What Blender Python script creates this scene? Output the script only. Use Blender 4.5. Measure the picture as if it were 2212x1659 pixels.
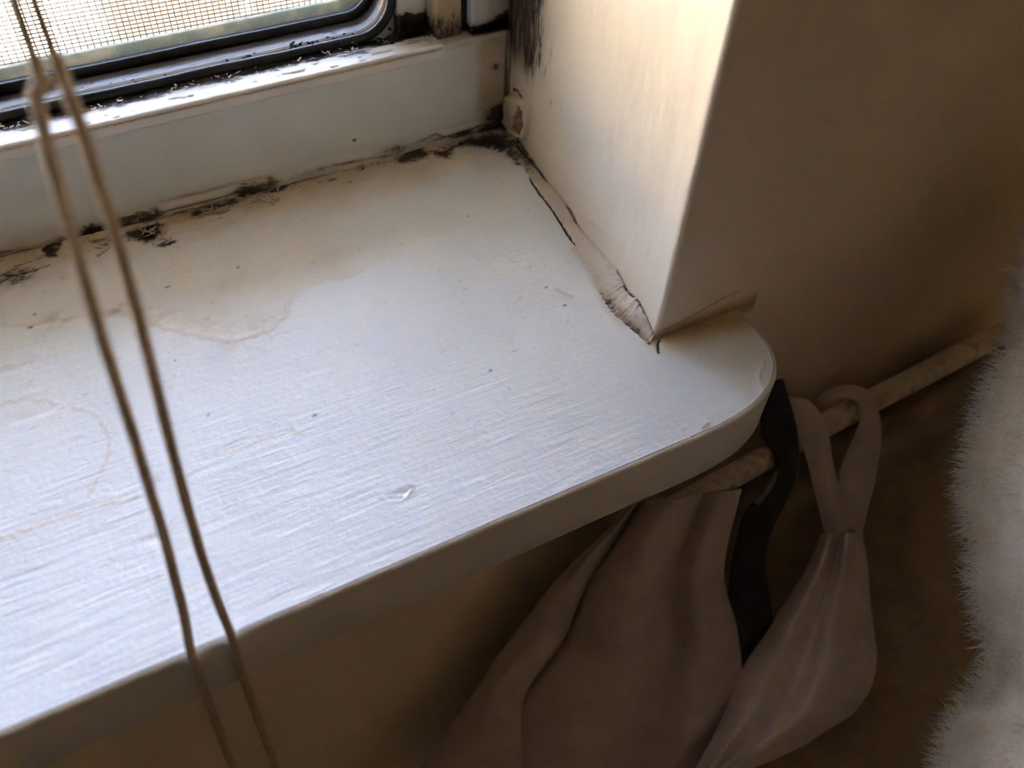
import bpy, math, random
import numpy as np

for o in list(bpy.data.objects):
    bpy.data.objects.remove(o)
SC = bpy.context.scene
COL = SC.collection
MM = 0.001

# ---------------------------------------------------------------- camera
def make_camera():
    yaw, pit, rol = 0.5385, -0.8474, 0.0677
    f = np.array([math.sin(yaw)*math.cos(pit), math.cos(yaw)*math.cos(pit), math.sin(pit)])
    rt = np.array([math.cos(yaw), -math.sin(yaw), 0.0])
    up = np.cross(rt, f)
    c, s = math.cos(rol), math.sin(rol)
    r, u = c*rt + s*up, -s*rt + c*up
    cam = bpy.data.cameras.new('camera')
    ob = bpy.data.objects.new('camera', cam)
    COL.objects.link(ob)
    from mathutils import Matrix
    M = Matrix(((r[0], u[0], -f[0], -0.12693), (r[1], u[1], -f[1], -0.22718),
                (r[2], u[2], -f[2], 0.16296), (0, 0, 0, 1)))
    ob.matrix_world = M
    cam.sensor_fit = 'HORIZONTAL'
    cam.sensor_width = 36.0
    cam.lens = 1881.5/2212*36.0
    cam.clip_start = 0.004
    cam.clip_end = 60
    cam.dof.use_dof = True
    cam.dof.focus_distance = 0.246
    cam.dof.aperture_fstop = DOF_FSTOP
    SC.camera = ob
DOF_FSTOP = 10.2
make_camera()

# ---------------------------------------------------------------- light and exposure
SKY_COL, SKY_POW = (0.54, 0.67, 1.0), 4.8
SUN_POW, SUN_COL = 50.0, (1.0, 0.90, 0.74)
EXPOSURE = 2.5
w = bpy.data.worlds.new('sky')
SC.world = w
w.use_nodes = True
bg = w.node_tree.nodes['Background']
bg.inputs[0].default_value = (*SKY_COL, 1)
bg.inputs[1].default_value = SKY_POW
sun = bpy.data.lights.new('sun', 'SUN')
sun.energy = SUN_POW
sun.color = SUN_COL
sun.angle = math.radians(0.6)
so = bpy.data.objects.new('sun', sun)
COL.objects.link(so)
so.rotation_euler = (math.radians(36), 0, math.radians(-12))
SC.view_settings.view_transform = 'Standard'
SC.view_settings.look = 'None'
SC.view_settings.exposure = EXPOSURE
SC.view_settings.gamma = 1
SC.view_settings.use_curve_mapping = False
SC.cycles.max_bounces = 10
SC.cycles.diffuse_bounces = 6
SC.cycles.transparent_max_bounces = 16
SC.cycles.use_denoising = True

# ---------------------------------------------------------------- helpers
RNG = np.random.RandomState(7)
_T = RNG.rand(512, 512)
def vnoise(x, y):
    xi = np.floor(x).astype(int); yi = np.floor(y).astype(int)
    fx = x - xi; fy = y - yi
    fx = fx*fx*(3-2*fx); fy = fy*fy*(3-2*fy)
    g = lambda a, b: _T[a % 512, b % 512]
    return (g(xi, yi)*(1-fx) + g(xi+1, yi)*fx)*(1-fy) + (g(xi, yi+1)*(1-fx) + g(xi+1, yi+1)*fx)*fy
def fbm(x, y, oct=4, seed=0):
    t = np.zeros_like(np.asarray(x, float)); a = 0.5; k = 1.0
    for i in range(oct):
        t = t + a*vnoise(x*k + 37.1*(i+seed), y*k + 11.7*(i+3*seed)); a *= 0.5; k *= 2.03
    return t/(1-0.5**oct)
def sstep(a, b, x):
    t = np.clip((x-a)/(b-a), 0, 1); return t*t*(3-2*t)
def pdist(X, Y, pl):
    d = np.full(X.shape, 1e9)
    for (ax, ay), (bx, by) in zip(pl[:-1], pl[1:]):
        dx, dy = bx-ax, by-ay; L = dx*dx+dy*dy+1e-12
        t = np.clip(((X-ax)*dx+(Y-ay)*dy)/L, 0, 1)
        d = np.minimum(d, np.hypot(X-ax-t*dx, Y-ay-t*dy))
    return d
def inpoly(X, Y, pl):
    r = np.zeros(X.shape, bool)
    n = len(pl)
    for i in range(n):
        (ax, ay), (bx, by) = pl[i], pl[(i+1) % n]
        c = ((ay > Y) != (by > Y)) & (X < (bx-ax)*(Y-ay)/((by-ay) if by != ay else 1e-9)+ax)
        r ^= c
    return r
def smooth_line(pl, n=8):
    p = np.array(pl, float); out = []
    for i in range(len(p)-1):
        p0, p1, p2, p3 = p[max(i-1, 0)], p[i], p[i+1], p[min(i+2, len(p)-1)]
        for k in range(n):
            t = k/n
            out.append(0.5*((2*p1)+(-p0+p2)*t+(2*p0-5*p1+4*p2-p3)*t*t+(-p0+3*p1-3*p2+p3)*t**3))
    out.append(p[-1])
    return np.array(out)
def refine(g, nu, nv):
    """control grid (rows, cols, 3) -> fine grid"""
    g = np.array(g, float)
    a = np.stack([smooth_line(g[:, j], nu) for j in range(g.shape[1])], 1)
    return np.stack([smooth_line(a[i], nv) for i in range(a.shape[0])], 0)
def wavy(pl, amp, seed, n=10):
    q = smooth_line(pl, n)
    s = np.arange(len(q))*0.37
    q[:, 0] += amp*(fbm(s, s*0+seed, 3)-0.5)*2
    q[:, 1] += amp*(fbm(s, s*0+seed+50, 3)-0.5)*2
    return [tuple(v) for v in q]

def link(me, name, mat, parent=None, smooth=True, attrs=None):
    ob = bpy.data.objects.new(name, me)
    COL.objects.link(ob)
    if mat: me.materials.append(mat)
    if parent: ob.parent = parent
    if smooth:
        me.polygons.foreach_set('use_smooth', [True]*len(me.polygons))
    for k, v in (attrs or {}).items():
        a = me.attributes.new(k, 'FLOAT', 'POINT')
        a.data.foreach_set('value', np.clip(np.asarray(v, float).ravel(), 0, 1))
    me.update()
    return ob
def mesh(V, F):
    me = bpy.data.meshes.new('m')
    me.from_pydata([tuple(map(float, v)) for v in V], [], [tuple(int(i) for i in f) for f in F])
    return me
def grid_faces(nu, nv, off=0, wrap_v=False, flip=False):
    i, j = np.meshgrid(np.arange(nu-1), np.arange(nv if wrap_v else nv-1), indexing='ij')
    j2 = (j+1) % nv
    q = np.stack([i*nv+j, (i+1)*nv+j, (i+1)*nv+j2, i*nv+j2], -1).reshape(-1, 4)+off
    return q[:, ::-1] if flip else q
def grid_mesh(P, wrap_v=False, flip=False):
    nu, nv = P.shape[:2]
    return mesh(P.reshape(-1, 3), grid_faces(nu, nv, 0, wrap_v, flip))
def add_box(V, F, x0, x1, y0, y1, z0, z1):
    o = len(V)
    V += [(x0,y0,z0),(x1,y0,z0),(x1,y1,z0),(x0,y1,z0),(x0,y0,z1),(x1,y0,z1),(x1,y1,z1),(x0,y1,z1)]
    F += [tuple(o+k for k in q) for q in ((0,3,2,1),(4,5,6,7),(0,1,5,4),(1,2,6,5),(2,3,7,6),(3,0,4,7))]
def box_obj(name, mat, b, parent=None, bevel=0.0):
    V, F = [], []; add_box(V, F, *b)
    ob = link(mesh(V, F), name, mat, parent, smooth=False)
    if bevel:
        m = ob.modifiers.new('bevel', 'BEVEL'); m.width = bevel; m.segments = 3
    return ob
def tube(path, rad, seg=12, relief=None, twist=0.0):
    """path (n,3) metres; returns grid (n, seg, 3), closed ends left open"""
    p = np.asarray(path, float); n = len(p)
    t = np.gradient(p, axis=0); t /= np.linalg.norm(t, axis=1)[:, None]
    ref = np.array([0.0, 1.0, 0.0]) if abs(t[0, 1]) < 0.8 else np.array([1.0, 0, 0])
    a = np.cross(t, ref); a /= np.linalg.norm(a, axis=1)[:, None]
    b = np.cross(t, a)
    s = np.concatenate([[0], np.cumsum(np.linalg.norm(np.diff(p, axis=0), axis=1))])
    th = np.linspace(0, 2*math.pi, seg, endpoint=False)[None, :]+twist*s[:, None]
    rr = np.broadcast_to(rad if np.ndim(rad) == 0 else np.asarray(rad)[:, None], th.shape)
    if relief is not None: rr = rr+relief(s[:, None], th)
    return p[:, None, :]+rr[..., None]*(np.cos(th)[..., None]*a[:, None, :]+np.sin(th)[..., None]*b[:, None, :])
def capped(P):
    nu, nv = P.shape[:2]
    V = list(P.reshape(-1, 3)); F = [tuple(q) for q in grid_faces(nu, nv, 0, True)]
    F.append(tuple(range(nv))); F.append(tuple(reversed(range((nu-1)*nv, nu*nv))))
    return mesh(V, F)
def tag(ob, label=None, cat=None, group=None, kind=None):
    if label: ob['label'] = label
    if cat: ob['category'] = cat
    if group: ob['group'] = group
    if kind: ob['kind'] = kind
    return ob
def empty(name, loc=(0, 0, 0)):
    o = bpy.data.objects.new(name, None); COL.objects.link(o); o.location = loc
    o.empty_display_size = 0.02
    return o

# ---------------------------------------------------------------- materials
class NT:
    def __init__(s, name):
        s.m = bpy.data.materials.new(name); s.m.use_nodes = True
        s.t = s.m.node_tree; s.b = s.t.nodes['Principled BSDF']
        s.coord = s.n('ShaderNodeTexCoord').outputs['Object']
    def n(s, typ, **kw):
        x = s.t.nodes.new(typ)
        for k, v in kw.items(): setattr(x, k, v)
        return x
    def l(s, a, b): s.t.links.new(a, b)
    def put(s, sock, v):
        if isinstance(v, (int, float)): sock.default_value = v
        elif isinstance(v, tuple): sock.default_value = (*v, 1) if len(v) == 3 and sock.type == 'RGBA' else v
        else: s.l(v, sock)
    def attr(s, k): return s.n('ShaderNodeAttribute', attribute_name=k).outputs['Fac']
    def noise(s, scale, detail=3, rough=0.55, stretch=(1, 1, 1), off=0.0, dist=0.0):
        mp = s.n('ShaderNodeMapping'); s.l(s.coord, mp.inputs[0])
        mp.inputs['Scale'].default_value = stretch; mp.inputs['Location'].default_value = (off, off*1.7, off*0.3)
        x = s.n('ShaderNodeTexNoise'); s.l(mp.outputs[0], x.inputs['Vector'])
        x.inputs['Scale'].default_value = scale; x.inputs['Detail'].default_value = detail
        x.inputs['Roughness'].default_value = rough; x.inputs['Distortion'].default_value = dist
        return x.outputs[0]
    def math(s, op, a, b=0.0, clamp=False):
        x = s.n('ShaderNodeMath', operation=op, use_clamp=clamp); s.put(x.inputs[0], a); s.put(x.inputs[1], b)
        return x.outputs[0]
    def ramp(s, v, a, b):
        x = s.n('ShaderNodeMapRange', interpolation_type='SMOOTHSTEP')
        s.put(x.inputs[0], v); x.inputs[1].default_value = a; x.inputs[2].default_value = b
        return x.outputs[0]
    def mix(s, f, a, b, mode='MIX'):
        x = s.n('ShaderNodeMix', data_type='RGBA', blend_type=mode)
        s.put(x.inputs[0], f); s.put(x.inputs[6], a); s.put(x.inputs[7], b)
        return x.outputs[2]
    def bump(s, h, dist, strength=1.0, prev=None):
        x = s.n('ShaderNodeBump'); s.put(x.inputs['Height'], h)
        x.inputs['Distance'].default_value = dist; s.put(x.inputs['Strength'], strength)
        if prev is not None: s.l(prev, x.inputs['Normal'])
        return x.outputs[0]
    def out(s, col, rough=0.5, normal=None, **kw):
        s.put(s.b.inputs['Base Color'], col); s.put(s.b.inputs['Roughness'], rough)
        if normal is not None: s.l(normal, s.b.inputs['Normal'])
        for k, v in kw.items(): s.put(s.b.inputs[k.replace('_', ' ')], v)
        return s.m

def paint(name, base, rough=0.4, brush=(60, 620, 620), brush_d=0.00012, fine_d=0.00005,
          tan=(0.56, 0.42, 0.25), streak=(1, 1, 1), spec=0.5, mottle=0.06):
    """painted wood or plaster; the mesh attributes stain / rust / grime / dark / brush say where it is dirty or has shade painted in"""
    k = NT(name)
    m1 = k.noise(45, 4, off=3)
    c = k.mix(k.ramp(m1, 0.3, 0.75), base, tuple(v*(1-mottle) for v in base))
    fib = k.noise(520, 5, 0.7, streak, off=9, dist=1.2)
    c = k.mix(k.math('MULTIPLY', k.ramp(fib, 0.60, 0.74), 0.13), c, (0.36, 0.33, 0.30))
    st = k.attr('stain')
    c = k.mix(k.math('MULTIPLY', st, k.math('ADD', 0.55, k.math('MULTIPLY', k.noise(110, 4, off=21), 0.9)), True), c, tan)
    c = k.mix(k.attr('rust'), c, (0.42, 0.22, 0.08))
    g = k.attr('grime')
    n1 = k.noise(330, 6, 0.75, streak, off=5, dist=0.8)
    th = k.math('SUBTRACT', 0.86, k.math('MULTIPLY', g, 0.52))
    c = k.mix(k.math('MULTIPLY', k.math('MULTIPLY', g, g), 0.5, True), c, (0.13, 0.088, 0.058))
    sp = k.math('MULTIPLY', k.math('SUBTRACT', n1, th), 7.0, True)
    c = k.mix(k.math('MULTIPLY', sp, k.math('MULTIPLY', g, 2.0, True), True), c, (0.045, 0.030, 0.022))
    c = k.mix(k.attr('dark'), c, (0.014, 0.010, 0.008))
    br = k.noise(1.0, 4, 0.6, brush, off=2)
    nb = k.bump(br, brush_d, k.math('ADD', 0.25, k.attr('brush'), True))
    nb = k.bump(k.noise(650, 4, 0.6, off=8), fine_d, 1.0, nb)
    return k.out(c, k.math('ADD', rough, k.math('MULTIPLY', g, 0.3), True), nb, Specular_IOR_Level=spec)

def simple(name, col, rough=0.6, ns=80, amt=0.25, bump_s=300, bump_d=0.0001, stretch=(1, 1, 1), **kw):
    k = NT(name)
    c = k.mix(k.ramp(k.noise(ns, 4), 0.3, 0.7), col, tuple(v*(1-amt) for v in col))
    return k.out(c, rough, k.bump(k.noise(bump_s, 4, 0.6, stretch, off=4), bump_d), **kw)

M_SILL = paint('white_sill_paint', (0.765, 0.80, 0.83), 0.38, brush=(70, 640, 640), brush_d=0.00034, fine_d=0.00013, streak=(0.6, 1.5, 1.5), tan=(0.60, 0.47, 0.29))
M_WALL = paint('cream_wall_paint', (0.83, 0.74, 0.61), 0.5, brush=(500, 500, 60), brush_d=0.0001, fine_d=0.00005, streak=(2.2, 2.2, 0.35), tan=(0.36, 0.26, 0.16))
M_FRAME = paint('white_frame_paint', (0.68, 0.74, 0.73), 0.35, brush=(60, 400, 400), brush_d=0.00004, fine_d=0.00001, streak=(0.8, 1.5, 1.5), tan=(0.42, 0.32, 0.2))
M_LEDGE = paint('white_ledge_paint', (0.82, 0.82, 0.82), 0.3, brush=(60, 400, 400), brush_d=0.00006, fine_d=0.00003, streak=(0.5, 1.2, 1.2), tan=(0.45, 0.40, 0.24))
M_CAULK = paint('old_caulk', (0.74, 0.66, 0.59), 0.55, brush=(500, 120, 500), brush_d=0.00012, fine_d=0.0001, tan=(0.45, 0.36, 0.25))

# ---------------------------------------------------------------- traced shapes, millimetres
STAIN_EDGE = [(-168.6, -23.2), (-156.1, -28.7), (-148.5, -30.2), (-138.3, -32.5), (-132.3, -35.8), (-128.8, -40), (-122.4, -45), (-117.9, -49.2), (-113.8, -52.5), (-107.8, -54.6), (-100, -54.7), (-94.6, -50.8), (-89.6, -44.8), (-85.7, -43.4), (-81.4, -43.5), (-73.5, -45.7), (-62.3, -42.4), (-50.6, -39), (-38.8, -39.7), (-25.8, -38.5), (-13.5, -36.7)]
INNER_EDGE = [(-109.6, -37.9), (-106.3, -29.9), (-102.4, -28), (-95.3, -30.6)]
TIDE2 = [(-78.2, -41.7), (-75.3, -32.9), (-74.1, -25.1)]
RING = [(-170.7, -52.7), (-163.4, -52.7), (-157.5, -54.9), (-151.9, -59.3), (-147, -64.1), (-145.3, -70), (-145.6, -74.3), (-147.7, -79), (-150.5, -83.2), (-153.3, -86.6)]
YLINE = [(-176, -89.3), (-170.4, -89.5), (-165.6, -89.3), (-160.7, -89), (-154.9, -89.8), (-148, -90.4), (-143, -90.7)]
YLINE2 = [(-124.9, -87.3), (-115.9, -87.1), (-106.8, -87.5), (-104.2, -90.1)]
CRACK1 = [(-1.9, -10.2), (-2.4, -15.9), (-1.8, -22.8), (-1.3, -31.8)]
CRACK2 = [(-5.6, -26.7), (-6.3, -32.6), (-6.4, -37.3), (-6.2, -43.8), (-7.1, -49.4), (-7.3, -54.4), (-7.4, -58.9)]
CRACK3 = [(-45.8, -1.9), (-49.5, -2), (-52, -3.5)]
CRACK4 = [(-2.5, -80.9), (-3.1, -84.4), (-2.8, -87)]
CRACK5 = [(-2.8, -87), (-3.4, -91), (-4.8, -94.5)]
CRACK6 = [(-4.8, -100.6), (-6.5, -102.6), (-7.3, -104.4)]
CAULK_L = [(-5.4, -13.4), (-5.6, -26.7), (-6.2, -43.8), (-7.4, -58.9), (-9.4, -70.8), (-11.7, -83.6), (-10.5, -91.7), (-8.6, -100.8)]
CAULK_R = [(-7.4, -1.7), (-32.5, -1.5), (-45.7, -1.6), (-52.9, -3.3), (-73.9, -2.5), (-83.4, -3.7), (-90.5, -2.9), (-99.3, -7.5)]
PATCH = [(-52.8, -3.1), (-59.8, 2.9), (-63.1, 3.3), (-68.6, 4), (-76.6, 4.5), (-79.8, -2.3), (-82.6, -7.2), (-75.7, -2.2)]
GREY = [(-7.7, -61.1), (-8.5, -73.2), (-9.5, -82.6), (-9.5, -90.2)]
SCUFF = [(-22, -73), (-21.1, -74.8), (-19.6, -76.7)]
CHIP = [(-93.4, -113.9), (-90.6, -114.2), (-87.7, -114.2), (-85, -114.5), (-87.5, -116.6)]
RUN = [(17.7, -119.4), (15.2, -121), (12.9, -123.4), (12.2, -126.5), (10.6, -127.5), (8.2, -128.9), (7, -130.1)]
RUST = [(-149.5, -29.8), (-134.3, -32.4), (-124.4, -36.2), (-125.4, -40.2), (-107.2, -35.2), (-106.8, -54.4), (-116.5, -45.8)]
HORN_DIRT = [(-3.4, -99.9), (2.8, -100.2), (8.7, -100.9), (14.7, -101.6), (20.2, -103.1), (23.9, -103.7)]
BLOBS = [(-120, -6.2), (-116.8, -11.6), (-97.5, -2.6), (-80.2, -1.7), (-144.5, -3.1), (-156.5, -10.5), (-145.6, -15.2), (-34.7, -3.1), (-25.3, -4.3), (-17, -4.3), (-8.5, -4.5), (-6, -8), (-3.8, -15.3), (-131.3, -5.5), (-65.8, -2.9), (-53.2, -1.9)]
SPECKS = [(-78, -18.4), (-101, -29.6), (-120.5, -29.4), (-139, -32.2), (-153.9, -25.8), (-155.7, -30), (-125.4, -55.4), (-122.6, -75.4), (-99.1, -85.9), (-131.3, -74.2), (-22.7, -78.9), (-24, -70.6), (-32, -35), (-52.5, -91.1)]
BUMPS = [(-9.3, -129.5), (-15.2, -128.1), (-8.2, -107), (-3.1, -109.2), (-160.3, -52.8), (-155.2, -59.7), (-156.4, -39.5), (-158.6, -49)]
DENTS = [(-159.8, -53.3), (-157.1, -58.8), (-162.8, -58.5), (-162.8, -42.3), (-139.4, -89), (-142.9, -103)]
J_STREAKS = [(-0.9, 40.3), (-5.5, 43.7), (-9.4, 38.5), (-12.2, 29.6), (-13.3, 44.5), (-15.7, 38.7), (-11, 26), (-20.5, 38.1), (-21.2, 37.1), (-23.8, 45.3), (-26.3, 39.6)]
J_LUMP = [(0.2, 11.2), (-10.7, 15.5), (-16.4, 16), (-16, 9.5), (-14.6, 4), (-5.4, -0.2), (1.5, 1.9)]
J_LUMP_IN = [(-9.2, 13.6), (-14.4, 13.6), (-15.1, 8.2), (-12.2, 3.5), (-5.9, 1.9), (-7.3, 8.7)]
FR_SEAM = [(-158.2, 0.6), (-140.3, -0.2), (-125.1, 0.8), (-100.7, 0.7), (-73.5, 1.5), (-61.4, 2.3), (-41.3, 0.5), (-26.6, 3.5), (-16.6, -0.9), (-6.3, 1.7), (-0.9, -2.3)]
FR_BLOB = [(-5.3, 22.2), (-4.7, 30.5), (-2.9, 4.3), (-6.2, -0.1), (-16.6, 0.9), (-41.2, 2.2), (-54, 8.5), (-15.1, 31.9)]
LEFT_CLOTH = [[(-11.4,-113.8,-64.3),(-14.7,-118.4,-56),(-13.6,-117.1,-58.5),(-7.5,-113.9,-66.7),(-10.2,-119.5,-57.4),(-7.2,-124.9,-52.2),(6.7,-123.5,-60.7),(9.2,-128,-55.1),(24.2,-123.7,-69.1)],[(-16.3,-114.3,-72.2),(-19.2,-118.9,-63.7),(-17.8,-117.8,-66.2),(-11.9,-114.8,-74.6),(-14.4,-120.2,-65.2),(-10.4,-126.1,-59.8),(4.2,-125.2,-68.5),(7.4,-130,-62.7),(22.7,-126.2,-76.9)],[(-37.9,-114,-97.8),(-37.6,-119.7,-88.7),(-32.1,-121,-91.1),(-26.8,-118.2,-100),(-28.5,-123.4,-90),(-21.4,-130.5,-84.2),(-4.6,-131.5,-93.3),(0.8,-137.1,-87.1),(17.4,-135.1,-102.1)],[(-53.6,-115,-123.1),(-50.4,-121.7,-113.3),(-40.9,-125.3,-115.7),(-36,-122.9,-125),(-37,-127.8,-114.6),(-26,-136.7,-108.3),(-5.6,-140.1,-117.7),(2.5,-146.8,-111),(21.5,-147.1,-126.7)],[(-70,-118.2,-150.2),(-65.9,-124.7,-140),(-56.4,-128.4,-142.5),(-52.1,-126.3,-152.2),(-52.3,-131,-141.3),(-36.2,-142.2,-134.4),(-11.5,-148.6,-144.1),(0,-156.7,-137),(22,-159.6,-153.3)],[(-90.1,-120.7,-182.5),(-80.2,-129.7,-171.6),(-61.3,-138.6,-173.7),(-57.1,-137,-184),(-56.9,-141.3,-172.5),(-41.3,-151.9,-165.4),(-17.4,-158.5,-175.6),(-6,-166.1,-168.2),(14.9,-169.5,-185.3)],[(-111.1,-124.5,-216.3),(-96.5,-135.4,-204.6),(-70.4,-148.3,-206.6),(-66.5,-147.2,-217.3),(-65.8,-151.1,-205.2),(-50.6,-161,-197.9),(-27.8,-167.8,-208.7),(-16.5,-174.9,-201),(3.1,-178.7,-219)]]
STRAP_LEFT = [[(51.7,-102.9,-56.8),(57.6,-106.2,-58.6),(64.8,-107.2,-63.4)],[(56.5,-106.1,-63.7),(60,-110.6,-62.3),(64.8,-112.9,-63.8)],[(56.4,-113.5,-68.1),(60.1,-117,-66.4),(65.2,-118.2,-67.6)],[(56.7,-120.5,-74.5),(59.9,-123.7,-72.9),(64.4,-124.6,-74.2)],[(57.1,-126.9,-81.9),(60.1,-129.9,-80.2),(64.4,-130.7,-81.5)],[(57.9,-133.6,-90.6),(60.9,-137.4,-89.5),(65.3,-138.9,-91.3)],[(63.3,-143.3,-111.6),(66.3,-146.4,-109.9),(70.6,-147.2,-111.2)]]
STRAP_RIGHT = [[(75.8,-102.9,-75.2),(75.5,-105.9,-74.3),(76.2,-107.1,-75.6)],[(78.9,-104.3,-68.3),(77.4,-107.6,-66.8),(76.9,-109.2,-67.5)],[(84.1,-108.5,-63.8),(81.3,-111.6,-62.7),(79.6,-113,-63.8)],[(86.2,-115.1,-62.5),(82.7,-117,-62.2),(80.2,-117.2,-64.1)],[(84.8,-122.4,-65.9),(81.5,-122.3,-66.7),(79.2,-120.5,-69.7)],[(82.5,-128.7,-71.8),(78.6,-126.8,-72.7),(75.8,-123.1,-75.9)],[(79.1,-133.8,-78.5),(74.7,-130.9,-79),(71.3,-126.2,-81.7)],[(75.5,-138.8,-86.6),(71.2,-136,-86.4),(68,-131.5,-88.5)],[(72.2,-142.7,-93.7),(68.5,-141.3,-93.6),(65.8,-138.1,-95.8)],[(71.9,-147.9,-111.1),(69.1,-147.6,-110.1),(67.4,-145.5,-111.3)]]
BLACK_STRAP_AND_GAP = [[(38.2,-105.3,-43.4),(41.2,-107.4,-41.6),(45.3,-107.8,-42.1)],[(43.7,-105.7,-59.9),(48,-109.1,-58.5),(53.4,-110.8,-59.4)],[(44.4,-109.3,-68.9),(49.3,-113,-67.5),(55.2,-115,-68.4)],[(45.9,-116.1,-73.5),(48.9,-119.2,-72.4),(52.9,-120.5,-73.6)],[(43.6,-120.3,-79),(46.2,-123.5,-78.2),(49.8,-125,-79.7)],[(38.2,-122,-84),(40.9,-126.1,-83.9),(44.7,-128.4,-86)],[(33.1,-123,-88.4),(35.5,-128.1,-89.2),(39,-131.5,-92.3)],[(29.7,-126.1,-96.4),(32.4,-131.5,-97.2),(36.1,-135.1,-100.3)],[(26.4,-131.5,-111.3),(31.1,-136.5,-111),(36.8,-139.8,-112.9)],[(23,-140.6,-127.7),(29.9,-145.6,-127.7),(37.8,-148.8,-130)],[(23.3,-152.8,-147.5),(29.9,-157.7,-147.6),(37.5,-160.8,-149.9)]]  # strap above; the wider lower end stands in for the dark gap beside the cloth
GARMENT = [[(61.5,-137,-103.6),(58.6,-140.9,-95.8),(64.4,-140.9,-99.9),(62.3,-144.1,-93.9),(68.5,-143.7,-98.8),(75.5,-143.2,-104.6)],[(53.7,-143.1,-114.4),(52.3,-147.4,-106.3),(59.3,-148.3,-110.5),(58.4,-151.8,-104.2),(65.8,-152.3,-109.3),(73.9,-152.7,-115.2)],[(39.6,-148.9,-127.8),(40.8,-154.2,-119.3),(50.1,-156.5,-123.6),(51.4,-160.9,-116.9),(60.8,-162.7,-122.1),(71.1,-164.5,-128.1)],[(23.6,-155.7,-141.6),(27.6,-162.1,-132.7),(39.2,-165.9,-136.9),(42.9,-171.2,-129.9),(54.5,-174.5,-135.2),(67.1,-177.9,-141.4)],[(12.6,-162.9,-152),(16.8,-169.1,-142.8),(28.3,-173,-147.2),(32.1,-178,-140),(43.5,-181.5,-145.4),(55.7,-184.9,-151.9)],[(3.4,-168.2,-160.2),(5.9,-173.1,-150.8),(14.9,-175.9,-155.5),(17.2,-179.9,-148.1),(26.2,-182.3,-153.9),(36,-184.6,-160.6)],[(-5.9,-174.4,-170.5),(-6.3,-177.5,-161),(-1.1,-178.4,-166),(-1.3,-180.9,-158.6),(4.1,-181.5,-164.7),(10,-182.1,-171.8)],[(-16,-180.3,-180.9),(-16.7,-182.9,-171.1),(-12.3,-183.6,-176.3),(-12.8,-185.6,-168.8),(-8.2,-186.1,-175),(-3.1,-186.5,-182.4)]]
BLANKET = [[(22,-110.8,-97.6),(35.8,-109.3,-98.3),(63.2,-110.4,-92),(94.2,-110.2,-84.5),(125.5,-111.2,-77.7),(170,-111.9,-68.8)],[(20.9,-118.3,-98.4),(33.7,-117.8,-98.9),(59.8,-119.8,-92.6),(91.9,-120.5,-85.3),(122.7,-121.6,-78.9),(163.9,-123.4,-68.2)],[(34.1,-116.4,-127.1),(50.4,-114.6,-131.6),(80.2,-116.3,-126.1),(114.9,-119.2,-115.2),(144.6,-122.2,-104.1),(182.5,-126.3,-87.4)],[(34.1,-123.1,-145.4),(50.8,-126,-146.8),(80.1,-133.6,-139.3),(117.5,-134.5,-129.7),(159,-133.8,-130.4),(199.9,-142.4,-121)],[(28,-139.2,-167.1),(46,-146.2,-166.9),(71.3,-158.4,-159.4),(105.7,-166.2,-152.4),(154.5,-168.7,-161.5),(195.1,-180.1,-155.8)],[(20.8,-158.1,-192.7),(39,-165.4,-192.6),(64.9,-182.4,-183.2),(103.2,-192.1,-186.5),(154.3,-203.6,-198.7),(196.1,-218.3,-197.6)],[(12.9,-181.2,-227.1),(30.1,-190.3,-226.3),(57.5,-208.2,-214),(97.8,-222.3,-222.5),(147,-235.7,-233.1),(188.5,-252.4,-233.6)]]
ROPE = [[(5.7,-113.2,-85.5)],[(16.8,-113.2,-83.1)],[(28.9,-112.6,-82.5)],[(46.5,-112.4,-79.7)],[(76.3,-112.6,-74.4)],[(106.8,-113.5,-69.3)],[(137.4,-113.7,-64.9)],[(168.3,-114.3,-59.4)]]
HIGHLIGHT_STRIP = [[(43.9,-120.8,-72.6),(42.3,-122.1,-74.3)],[(40.1,-122.5,-75.7),(40.9,-123.8,-76.2)],[(35.9,-124.1,-78.7),(37,-125.4,-79.3)],[(32.9,-124.5,-81.8),(34.3,-126.1,-82.3)]]  # grey strip that stands in for a highlight on the black strap
CORD_A = [(-129.2, -109.6, 112.8), (-130.9, -111.8, 101.9), (-132.3, -114.0, 91.0), (-133.4, -116.2, 80.1), (-134.4, -118.4, 69.2), (-135.2, -120.5, 58.3), (-136.0, -122.7, 47.4), (-136.9, -124.9, 36.6), (-137.8, -127.1, 25.7), (-139.0, -129.2, 14.8), (-140.3, -131.4, 3.9), (-142.0, -133.6, -7.0)]
CORD_B = [(-127.1, -109.7, 112.4), (-127.0, -111.9, 101.6), (-127.3, -114.1, 90.7), (-127.9, -116.2, 79.8), (-128.7, -118.4, 69.0), (-129.7, -120.6, 58.1), (-130.8, -122.7, 47.3), (-131.8, -124.9, 36.4), (-132.7, -127.1, 25.6), (-133.4, -129.3, 14.7), (-133.8, -131.4, 3.9), (-133.9, -133.6, -7.0)]
FLEECE = [((99.9, -192.9, -28.5), 42), ((102.7, -170.5, -14.3), 28), ((88.7, -197, -43.4), 30), ((86.5, -213, -57.8), 31), ((68.2, -243.3, -99.7), 38), ((119, -155.4, 8.6), 31)]
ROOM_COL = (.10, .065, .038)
CORD_COL = (.66, .56, .43)

# ---------------------------------------------------------------- room shell
SP = 0.0849      # fall of the sill board towards the room
JS = 0.0565      # splay of the reveal
def structure(ob): ob['kind'] = 'structure'; return ob

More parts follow.
